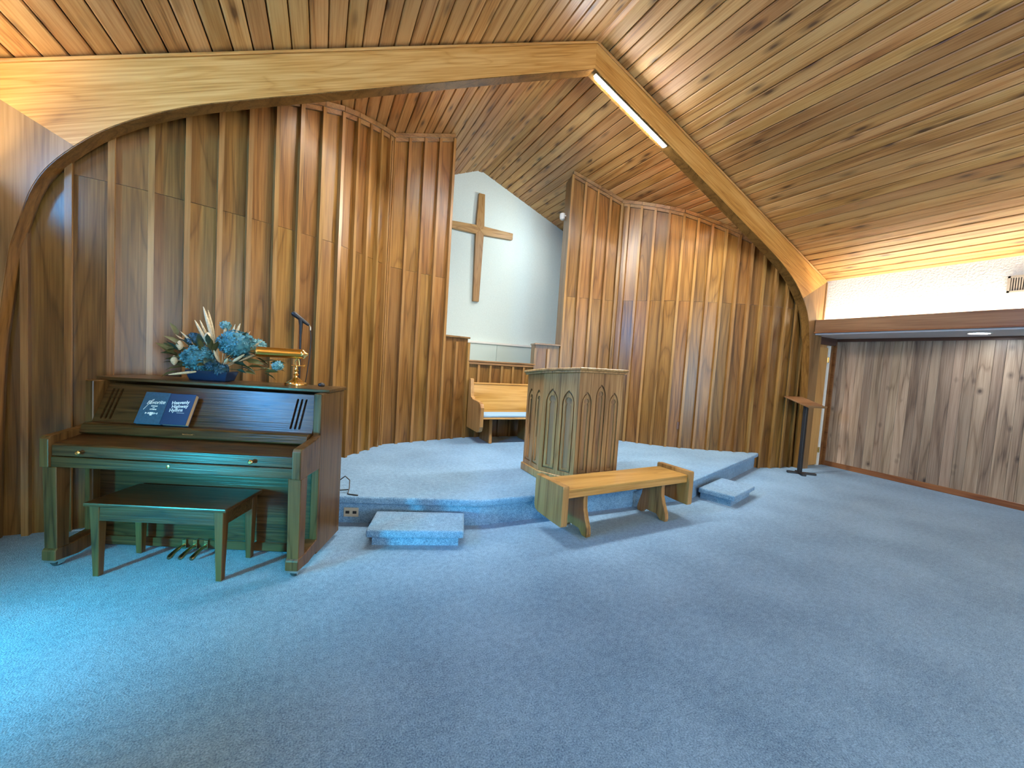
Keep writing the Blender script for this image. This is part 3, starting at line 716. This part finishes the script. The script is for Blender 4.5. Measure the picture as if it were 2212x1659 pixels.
# ================================================================== ALTAR BENCH
ab = empty('altar_bench', (2.655, 3.03, 0), math.radians(4.0), 'golden oak altar bench with slab ends in front of the pulpit', 'bench')
HL = .83
MB().box(-HL + .05, HL - .05, -.185, .185, .425, .452).obj('seat', M_OAKX, ab, bevel=.008, seg=2)
MB().box(-HL + .06, HL - .06, -.178, -.155, .372, .425).obj('apron', M_OAKX, ab, bevel=.004)
MB().box(-HL + .06, HL - .06, .155, .178, .372, .425).obj('apron', M_OAKX, ab, bevel=.004)
for s_ in (-1, 1):
    pr_ = [(-.205, .49), (.205, .49), (.21, .47), (.21, .21), (.195, .175), (.15, .158), (-.05, .148), (-.205, .145), (-.21, .16), (-.21, .47)]
    a, b_ = sorted((s_ * HL, s_ * (HL - .065))); MB().prism(pr_, 'X', a, b_).obj('end_panel', M_OAKZ, ab, bevel=.008, seg=2)
    lp = [(-.125, .425), (.125, .425), (.125, .30), (.135, .20), (.17, .09), (.185, .04), (.18, 0), (.12, 0), (.07, .045), (-.07, .045), (-.12, 0), (-.18, 0), (-.187, .03), (-.18, .08), (-.145, .16), (-.118, .24), (-.112, .32)]
    MB().prism(lp, 'X', s_ * .50 - .024, s_ * .50 + .024).obj('leg', M_OAKZ, ab, bevel=.006, seg=2)

# ================================================================== PEW
pw = empty('pew', (XR, 5.72, HP), 0, 'short golden oak pew behind the pulpit', 'pew')
PL = .565
MB().box(-PL + .05, PL - .05, -.27, .16, .375, .40).obj('seat', M_OAKX, pw, bevel=.006)
MB().prism([(.135, .40), (.165, .40), (.245, .86), (.215, .86)], 'X', -PL + .05, PL - .05).obj('backrest', M_OAKX, pw, bevel=.004)
MB().prism([(.205, .855), (.262, .855), (.262, .885), (.205, .885)], 'X', -PL + .05, PL - .05).obj('top_rail', M_OAKX, pw, bevel=.006)
for s_ in (-1, 1):
    pr_ = [(.275, .18), (.275, .93), (.255, .945), (.205, .945), (.19, .93), (.165, .72), (.15, .675), (.09, .655), (.06, .64), (-.10, .635), (-.21, .625), (-.27, .60), (-.30, .55), (-.30, .27), (-.27, .20), (-.20, .175)]
    a, b_ = sorted((s_ * PL, s_ * (PL - .055))); MB().prism(pr_, 'X', a, b_).obj('end_panel', M_OAKZ, pw, bevel=.008, seg=2)
    MB().prism([(-.19, 0), (.22, 0), (.20, .375), (-.16, .375)], 'X', s_ * (PL - .23) - .025, s_ * (PL - .23) + .025).obj('leg', M_OAKZ, pw, bevel=.006)
cu = MB().box(-PL + .06, PL - .06, -.25, .13, 0, .035).obj('seat_cushion', M_CUSH, None, bevel=.014, seg=3, smooth=True)
cu.location = (XR, 5.72, HP + .401); tag(cu, 'thin light blue seat cushion lying on the pew', 'cushion')

# ================================================================== PIANO
PO = Vector((-1.499, 3.468, 0)); PT = math.radians(-23.153)
PM = Matrix.Translation(PO) @ Matrix.Rotation(PT, 4, 'Z')
pn = empty('piano', mw=PM, label='dark oak console piano with closed lid against the left chancel wall', cat='piano')
A0, A1 = -.06, 1.535
MB().box(A0, A0 + .055, .262, .67, .035, 1.185).obj('case_side', M_PIANOZ, pn, bevel=.005)
MB().box(A1 - .055, A1, .262, .67, .035, 1.185).obj('case_side', M_PIANOZ, pn, bevel=.005)
MB().box(A0 + .055, A1 - .055, .60, .66, .05, 1.18).obj('case_back', M_PIANO, pn)
MB().box(A0 - .015, A1 + .015, .355, .685, 1.185, 1.208).obj('top_lid', M_PIANO, pn, bevel=.006, seg=2)
MB().box(A0 + .055, A1 - .055, .318, .345, .025, .66).obj('lower_panel', M_PIANO, pn)
MB().box(A0 + .055, A1 - .055, .30, .335, .022, .085).obj('bottom_rail', M_PIANO, pn, bevel=.003)
MB().box(A0 + .05, A1 - .05, 0.0, .318, .655, .722).obj('key_bed', M_PIANO, pn, bevel=.004)
kl = MB().prism([(.0, .728), (.0, .795), (.012, .803), (.20, .835), (.262, .838), (.262, .728)], 'X', A0 + .06, A1 - .06).obj('key_lid', M_PIANO, pn, bevel=.002)
for a in (.178, 1.226):
    MB().lathe([(.005, 0), (.005, -.012), (.013, -.016), (.015, -.024), (.009, -.031)], (a, 0, .758), 14, 'Y').obj('knob', M_BRASS, kl, smooth=True)
lk = MB().lathe([(.011, 0), (.011, -.003), (.004, -.004)], (.706, 0, .695), 14, 'Y').obj('lock', M_BRASS, pn)
# arms (cheeks), ledge and music panel
for a0 in (A0, A1 - .055):
    MB().prism([(-.015, .655), (-.015, .835), (.0, .852), (.20, .875), (.265, .895), (.265, .655)], 'X', a0, a0 + .055).obj('arm', M_PIANOZ, pn, bevel=.006, seg=2)
MB().prism([(.175, .838), (.165, .848), (.185, .895), (.20, .905), (.29, .905), (.29, .838)], 'X', A0 + .057, A1 - .057).obj('music_ledge', M_PIANO, pn, bevel=.002)
TILT = math.atan2(.13, .26)
MPm = Matrix.Translation((0, .252, .905)) @ Matrix.Rotation(PI / 2 - TILT, 4, 'X')
def slot(cx, z0, z1, w_=.015):
    L = []
    for k in range(7): th = PI * k / 6; L.append((cx + w_ / 2 * math.cos(th), z1 + w_ / 2 * math.sin(th)))
    for k in range(7): th = PI + PI * k / 6; L.append((cx + w_ / 2 * math.cos(th), z0 + w_ / 2 * math.sin(th)))
    return L
MH = .288
xs = [.045, .075, .105, 1.325, 1.355, 1.385]
mp = shape2d('music_panel', [[(A0 + .056, 0), (A1 - .056, 0), (A1 - .056, MH), (A0 + .056, MH)]] + [slot(x, .03, MH - .045) for x in xs], .016, M_PIANO, pn, MPm @ Matrix.Translation((0, 0, -.016)))
MB().box(A0 + .056, A1 - .056, .0, MH, -.045, -.040).obj('slot_backing', M_DARK, mp)
nb_ = MB()
def stroke(pts, r=.0011): nb_.tube([(x, y, 0) for x, y in pts], r, 5)
for k in range(7):
    x = k * .0105; stroke([(x, 0), (x + .002, .009 if k in (0, 3) else .006), (x + .006, .006), (x + .006, 0)])
stroke([(.058, .001), (.07, .012), (.078, .004), (.088, .003)])
o = nb_.obj('nameplate', M_GOLD, pn); o.matrix_local = Matrix.Translation((.66, .168, .865)) @ Matrix.Rotation(PI / 2 - .4, 4, 'X')
# legs with toe rails and casters
for a0 in (A0, A1 - .085):
    MB().hexa([(a0 + .004, .008, .12), (a0 + .081, .008, .12), (a0 + .081, .085, .12), (a0 + .004, .085, .12)], [(a0, 0, .655), (a0 + .085, 0, .655), (a0 + .085, .09, .655), (a0, .09, .655)]).obj('leg', M_PIANO if 0 else M_PIANOZ, pn, bevel=.004)
    MB().prism([(-.005, .05), (-.005, .115), (.01, .13), (.10, .125), (.27, .145), (.27, .05), (.14, .035)], 'X', a0, a0 + .085).obj('toe_rail', M_PIANOZ, pn, bevel=.005)
    c = (a0 + .042, .045, 0)
    ct = MB().lathe([(.026, .018), (.026, .006), (.020, 0)], (0, 0, 0), 14).obj('caster', M_RUBBER, pn); ct.location = (a0 + .042, .05, 0)
    ct2 = MB().box(a0 + .010, a0 + .075, .0, .09, .036, .05).obj('caster_plate', M_CHROME, pn)
    MB().tube([(-.02, 0, .024), (.02, 0, .024)], .024, 14).obj('caster_wheel', M_RUBBER, ct)
    for q in (-.0235, .0235): MB().box(q - .0025, q + .0025, -.02, .02, .01, .038).obj('caster_fork', M_CHROME, ct)
for k in range(3):
    a = .60 + k * .075
    pd = MB().tube([(a, .30, .045), (a, .26, .05), (a, .20, .038), (a, .165, .024), (a, .15, .018)], [.011, .012, .013, .017, .012], 10).obj('pedal', M_GOLD, pn, smooth=True)
    MB().box(a - .014, a + .014, .285, .302, .02, .09).obj('pedal_bracket', M_GOLD, pd, bevel=.003)

# ------------------------------------------------------------------ piano bench
bc = PM @ Vector((.705, .1, 0))
pb = empty('piano_bench', tuple(bc), PT, 'dark oak piano bench with tapered legs tucked under the keyboard', 'bench')
MB().box(-.425, .425, -.195, .195, .452, .474).obj('seat', M_PIANO, pb, bevel=.007, seg=2)
MB().box(-.395, .395, -.175, -.155, .36, .452).obj('apron', M_PIANO, pb)
MB().box(-.395, .395, .155, .175, .36, .452).obj('apron', M_PIANO, pb)
MB().box(-.395, -.375, -.155, .155, .36, .452).obj('apron', M_PIANO, pb)
MB().box(.375, .395, -.155, .155, .36, .452).obj('apron', M_PIANO, pb)
for sx_ in (-1, 1):
    for sy_ in (-1, 1):
        def sq(x, y, h, z): return [(x - h, y - h, z), (x + h, y - h, z), (x + h, y + h, z), (x - h, y + h, z)]
        MB().hexa(sq(sx_ * .372, sy_ * .152, .018, 0), sq(sx_ * .372, sy_ * .152, .029, .452)).obj('leg', M_PIANOZ, pb, bevel=.003)

# ------------------------------------------------------------------ hymn books on the ledge
def book(a, wdt, hgt, thk, mat, label, lift=0):
    mw = PM @ Matrix.Translation((a, .205, .920)) @ Matrix.Rotation(PI / 2 - TILT, 4, 'X') @ Matrix.Translation((0, 0, lift))
    e = empty('hymn_book', mw=mw, label=label, cat='book', group='hymn books on the piano')
    MB().box(0, wdt, 0, hgt, -.004, 0).obj('cover', mat, e, bevel=.0012)
    MB().box(0, wdt, 0, hgt, -thk, -thk + .004).obj('back_cover', mat, e, bevel=.0012)
    MB().box(0, .004, 0, hgt, -thk, 0).obj('spine', mat, e, bevel=.0012)
    MB().box(.004, wdt - .002, .004, hgt - .004, -thk + .004, -.004).obj('pages', M_PAPER, e)
    return e
b1 = book(.312, .168, .228, .022, M_TEALB, 'faded blue hymn book with silver script title, beside the navy one')
t1 = text('title_print', 'Favorite', .036, M_INK, b1, .094, .142, .0008, shear=.35, rot=.06, bold=.0004)
MB().tube([(.028, .098, .001), (.052, .145, .001), (.066, .172, .001), (.074, .176, .001), (.072, .166, .001), (.06, .158, .001)], .0013, 6).obj('title_flourish', M_INK, b1)
text('title_print', 'SONGS', .013, M_INK, b1, .092, .122, .0008, bold=.0004); text('title_print', 'AND', .007, M_INK, b1, .092, .112, .0008, bold=.0003); text('title_print', 'HYMNS', .013, M_INK, b1, .092, .098, .0008, bold=.0004)
om = MB()
for k in range(-4, 5):
    if k: om.box(.09 + k * .0095 - .003, .09 + k * .0095 + .003, .068 - abs(k) * .0 + (.004 if k % 2 else 0), .080 - (.004 if k % 2 else 0), .0002, .0012)
om.box(.078, .102, .066, .082, .0002, .0012).box(.083, .097, .058, .066, .0002, .0012)
om.obj('ornament_print', M_INK, b1)
b2 = book(.484, .172, .224, .034, M_NAVY, 'navy hymn book with bold white lettering and tan page edge', lift=.004)
for k, (tx_, x_) in enumerate((('Heavenly', .088), ('Highway', .092), ('Hymns', .076))):
    text('title_print', tx_, .034, M_INK, b2, x_, .150 - k * .028, .0008, rot=.10, bold=.0005, sx=.92)
MB().box(.085, .135, .0845, .0865, .0002, .001).obj('title_rule', M_INK, b2)

# ------------------------------------------------------------------ brass piano lamp
LP = PM @ Vector((1.216, .545, 1.209))
lm = empty('piano_lamp', tuple(LP), math.radians(-9), 'brass banker style piano lamp with long tube shade', 'lamp')
MB().lathe([(.078, 0), (.080, .012), (.076, .022), (.060, .027), (.045, .036), (.026, .052), (.012, .062)], seg=28).obj('base', M_BRASS, lm, smooth=True)
MB().lathe([(.012, .060), (.010, .072), (.022, .082), (.010, .092), (.009, .105), (.018, .113), (.009, .122), (.008, .150)], seg=18).obj('stem', M_BRASS, lm, smooth=True)
MB().tube([(-.035, 0, .150), (.05, 0, .150)], .006, 10).obj('pivot', M_BRASS, lm)
MB().lathe([(.004, .045), (.012, .047), (.012, .060), (.004, .062)], (0, 0, .150), 12, 'X').obj('pivot_knob', M_BRASS, lm, smooth=True)
MB().tube([(0, 0, .150), (-.012, .0, .18), (.004, .0, .205)], .005, 8).tube([(.02, 0, .150), (.018, 0, .18), (.012, 0, .205)], .005, 8).obj('arm', M_BRASS, lm)
sh = MB().lathe([(.030, -.300), (.037, -.297), (.037, -.006), (.037, .0)], (.035, 0, .240), 24, 'X').obj('shade', M_BRASSO, lm, smooth=True)
MB().lathe([(.037, .0), (.039, .004), (.038, .012), (.030, .022), (.016, .030), (.010, .040), (.003, .044)], (.035, 0, .240), 24, 'X').obj('end_cap', M_BRASS, sh, smooth=True)
MB().lathe([(.004, -.35), (.010, -.345), (.020, -.325), (.032, -.305), (.039, -.300), (.037, -.292)], (.035, 0, .240), 24, 'X').obj('end_cap', M_BRASS, sh, smooth=True)

# small dark trinket
tp = PM @ Vector((1.385, .60, 1.209))
tr_ = MB().lathe([(.020, 0), (.026, .008), (.024, .018), (.012, .026), (.004, .028)], seg=16).obj('trinket', M_BLACK, None, smooth=True)
tr_.location = tp; tag(tr_, 'small dark round trinket on the piano right of the lamp', 'ornament')

# ------------------------------------------------------------------ flower arrangement
FP = PM @ Vector((.600, .535, 1.209))
fa = empty('flower_arrangement', tuple(FP), 0, 'silk flower arrangement of blue hydrangeas and cream plumes on the piano', 'flowers')
MB().hexa([(-.13, -.055, 0), (.13, -.055, 0), (.13, .055, 0), (-.13, .055, 0)], [(-.155, -.07, .075), (.155, -.07, .075), (.155, .07, .075), (-.155, .07, .075)]).obj('planter', M_VASE, fa, bevel=.008, seg=2).rotation_euler = (0, 0, PT)
MB().lathe([(.06, .03), (.065, .08), (.05, .12), (.02, .14)], seg=12).obj('foam_core', M_LEAFD, fa, smooth=True)
def rnd_dir(front=.2):
    while True:
        v = Vector((random.uniform(-1, 1), random.uniform(-1, 1), random.uniform(-1, 1)))
        if .1 < v.length < 1: return v.normalized()
def head(name, c, r, mat, n, ps):
    m = MB(); c = Vector(c)
    for k in range(n):
        u = rnd_dir(); p = c + Vector((u.x * r, u.y * r, u.z * r * .85)) * random.uniform(.86, 1.04)
        t = u.cross(Vector((random.random(), random.random(), random.random()))).normalized(); s2 = u.cross(t)
        k0 = len(m.v); m.v.append(tuple(p - u * ps * .15))
        for j in range(4):
            th = PI / 2 * j + random.uniform(-.2, .2); d1 = t * math.cos(th - .5) + s2 * math.sin(th - .5); d2 = t * math.cos(th) + s2 * math.sin(th); d3 = t * math.cos(th + .5) + s2 * math.sin(th + .5)
            q = len(m.v); m.v += [tuple(p + d1 * ps * .7 + u * ps * .15), tuple(p + d2 * ps + u * ps * random.uniform(.1, .5)), tuple(p + d3 * ps * .7 + u * ps * .15)]
            m.f.append((k0, q, q + 1, q + 2))
    core_ = []
    me = m.mesh(name, mat); o = link(name, me, fa)
    MB().lathe([(r * .35 * 0 + r * .3, -r * .72), (r * .72, -r * .45), (r * .84, 0), (r * .7, r * .45), (r * .3, r * .7)], tuple(c), 12).obj('flower_centre', mat, o, smooth=True)
    return o
# coordinates relative to the planter base (x right, y away, z up)
def fc(x, z, y=0): return (x - FP.x, 3.72 - FP.y + y, z - 1.209)
head('hydrangea_head', fc(-.82, 1.375, -.03), .105, M_TEAL, 150, .022)
head('hydrangea_head', fc(-.585, 1.495, -.03), .118, M_TEAL, 175, .022)
head('rose', fc(-.672, 1.30, -.07), .052, M_TEAL2, 55, .018)
head('rose', fc(-.845, 1.505, .03), .060, M_TEAL2, 50, .022)
head('rose', fc(-.735, 1.33, -.05), .05, M_TEAL2, 45, .02)
head('hydrangea_head', fc(-.455, 1.49, .03), .06, M_MINT, 50, .02)
head('rosebud', fc(-.31, 1.345, -.02), .040, M_MINT, 40, .018)
head('rosebud', fc(-.665, 1.63, .02), .034, M_MINT, 34, .018)
def plume(tip, base, r, mat, name='plume'):
    a, b_ = Vector(base), Vector(tip); d = b_ - a
    path = [a + d * t for t in (0, .35, .5, .65, .8, .92, 1)]
    MB().tube([tuple(p) for p in path], [.0022, .0025, r * .8, r, r * .9, r * .6, r * .15], 8).obj(name, mat, fa, smooth=True)
B0 = fc(-.68, 1.30)
for tx_, tz_, ty_, r_, mt in ((-.80, 1.755, .0, .013, M_CREAM), (-.775, 1.735, .02, .011, M_CREAM), (-.845, 1.65, -.02, .012, M_CREAM), (-.825, 1.655, .03, .010, M_CREAM),
                              (-.93, 1.56, -.01, .010, M_CREAM), (-.965, 1.535, .02, .010, M_PEACH), (-.985, 1.245, -.05, .010, M_CREAM), (-.66, 1.66, .01, .011, M_CREAM),
                              (-.57, 1.655, .02, .013, M_CREAM), (-.60, 1.645, .0, .010, M_CREAM), (-.505, 1.60, .03, .010, M_PEACH), (-.42, 1.53, -.02, .012, M_CREAM),
                              (-.985, 1.36, .0, .008, M_CREAM), (-.40, 1.46, -.04, .009, M_CREAM), (-.52, 1.42, -.11, .012, M_CREAM), (-.715, 1.44, -.08, .011, M_CREAM), (-.62, 1.385, -.12, .011, M_CREAM)):
    plume(fc(tx_, tz_, ty_), B0, r_, mt)
for tx_, tz_ in ((-.925, 1.46), (-.76, 1.535), (-.955, 1.35)):
    c = Vector(fc(tx_, tz_, -.04)); MB().lathe([(.004, -.035), (.018, -.02), (.024, .0), (.016, .022), (.004, .034)], tuple(c), 10).obj('tulip_bud', M_CREAM, fa, smooth=True)
lf = MB(); lf.v = [(0, 0, 0), (.018, .03, .006), (0, .035, 0), (-.018, .03, .006), (.016, .07, .004), (0, .075, -.004), (-.016, .07, .004), (0, .11, -.014)]
lf.f = [(0, 1, 2), (0, 2, 3), (1, 4, 5, 2), (2, 5, 6, 3), (4, 7, 5), (5, 7, 6)]
lmesh = [lf.mesh('leaf', M_LEAF, smooth=True), lf.mesh('leaf', M_LEAFD, smooth=True)]
for k in range(74):
    th = random.uniform(0, 2 * PI); el = random.uniform(-.25, 1.15); rr = random.uniform(.08, .22)
    p = Vector((math.cos(th) * rr * 1.15, math.sin(th) * rr * .45 - .01, .10 + rr * .9 * max(0, math.sin(el)) + random.uniform(-.03, .08)))
    d = Vector((math.cos(th) * math.cos(el), math.sin(th) * math.cos(el) * .6, math.sin(el))).normalized()
    q = d.to_track_quat('Y', 'Z').to_matrix().to_4x4() @ Matrix.Rotation(random.uniform(-1, 1), 4, 'Y') @ Matrix.Scale(random.uniform(.7, 1.25), 4); q.translation = p
    link('leaf', lmesh[k % 3 == 0], fa, mw=q)
for k in range(12):     # right-hand trailing leaves
    p = Vector(fc(random.uniform(-.52, -.36), random.uniform(1.27, 1.44), random.uniform(-.06, .06))); d = Vector((1, random.uniform(-.4, .4), random.uniform(-.5, .3))).normalized()
    q = d.to_track_quat('Y', 'Z').to_matrix().to_4x4() @ Matrix.Rotation(random.uniform(-1, 1), 4, 'Y'); q.translation = p
    link('leaf', lmesh[0], fa, mw=q)
for k in range(8):
    p = Vector(fc(random.uniform(-.96, -.86), random.uniform(1.27, 1.45), random.uniform(-.05, .05))); d = Vector((-1, random.uniform(-.4, .4), random.uniform(-.4, .4))).normalized()
    q = d.to_track_quat('Y', 'Z').to_matrix().to_4x4() @ Matrix.Rotation(random.uniform(-1, 1), 4, 'Y'); q.translation = p
    link('leaf', lmesh[0], fa, mw=q)
MB().tube([tuple(B0), fc(-.45, 1.30), fc(-.33, 1.335)], .0025, 6).obj('stem', M_LEAF, fa)

# ------------------------------------------------------------------ microphone stand behind the piano
ms = empty('microphone_stand', (-.172, 4.12, 0), 0, 'black microphone on a straight stand behind the piano', 'microphone')
MB().lathe([(.13, 0), (.13, .012), (.04, .025), (.014, .04)], seg=28).obj('base', M_BLACK, ms, smooth=True)
MB().tube([(0, 0, .03), (0, 0, 1.02)], .011, 12).obj('lower_pole', M_BLACK, ms, smooth=True)
MB().tube([(0, 0, 1.0), (0, 0, 1.70)], .009, 12).obj('upper_pole', M_BLACK, ms, smooth=True)
MB().tube([(0, 0, 1.62), (0, 0, 1.70), (-.004, 0, 1.752)], [.012, .014, .021], 12).obj('clip', M_BLACK, ms)
mc = MB().tube([(-.075, 0, 1.805), (-.062, 0, 1.796), (-.03, 0, 1.774), (.05, 0, 1.716), (.066, 0, 1.704)], [.012, .024, .021, .015, .011], 14).obj('microphone', M_BLACK, ms, smooth=True)
MB().tube([(.066, 0, 1.704), (.075, 0, 1.69), (.076, 0, 1.66)], .007, 8).obj('plug', M_CHROME, mc)
MB().tube([(.076, 0, 1.66), (.085, 0, 1.58), (.078, 0, 1.42), (.060, 0, 1.25), (.03, .01, 1.05), (.014, .0, .8)], .004, 8).obj('cable', M_BLACK, mc, smooth=True)

# cable on the platform by the piano
cb = MB().tube([(.18, 3.95, .30), (.235, 3.90, .36), (.27, 3.83, .34), (.265, 3.77, .285), (.25, 3.72, .252), (.29, 3.69, .252), (.33, 3.665, .252)], .005, 8).tube([(.15, 3.80, .27), (.20, 3.80, .265), (.262, 3.77, .275)], .005, 8).obj('power_cable', M_BLACK, None, smooth=True)
tag(cb, 'thin black cable trailing over the platform edge behind the piano', 'cable')

# ------------------------------------------------------------------ book stand at the right
bs = empty('book_stand', (6.975, 3.78, 0), 0, 'slim stand with tilted wood top on a black post beside the arch', 'stand')
bd = Matrix.Translation((.055, .06, 1.145)) @ Matrix.Rotation(math.radians(-12), 4, 'Z') @ Matrix.Rotation(math.radians(15.5), 4, 'X')
o = MB().box(-.18, .18, -.225, .225, -.01, .012).obj('top_board', M_STAND, bs, bevel=.003); o.matrix_local = bd
o2 = MB().box(-.18, .18, -.237, -.225, -.01, .024).obj('top_lip', M_STAND, bs, bevel=.002); o2.matrix_local = bd
MB().box(-.03, .03, -.025, .025, .03, 1.11).obj('post', M_BLACK, bs, bevel=.004)
o = MB().box(-.20, .20, -.03, .03, .0, .032).obj('foot_bar', M_BLACK, bs, bevel=.004); o.matrix_local = Matrix.Translation((0, -.03, 0)) @ Matrix.Rotation(math.radians(-40), 4, 'Z')
o = MB().box(-.18, .10, -.03, .03, .0, .031).obj('foot_bar', M_BLACK, bs, bevel=.004); o.matrix_local = Matrix.Translation((0, 0, 0)) @ Matrix.Rotation(math.radians(50), 4, 'Z')
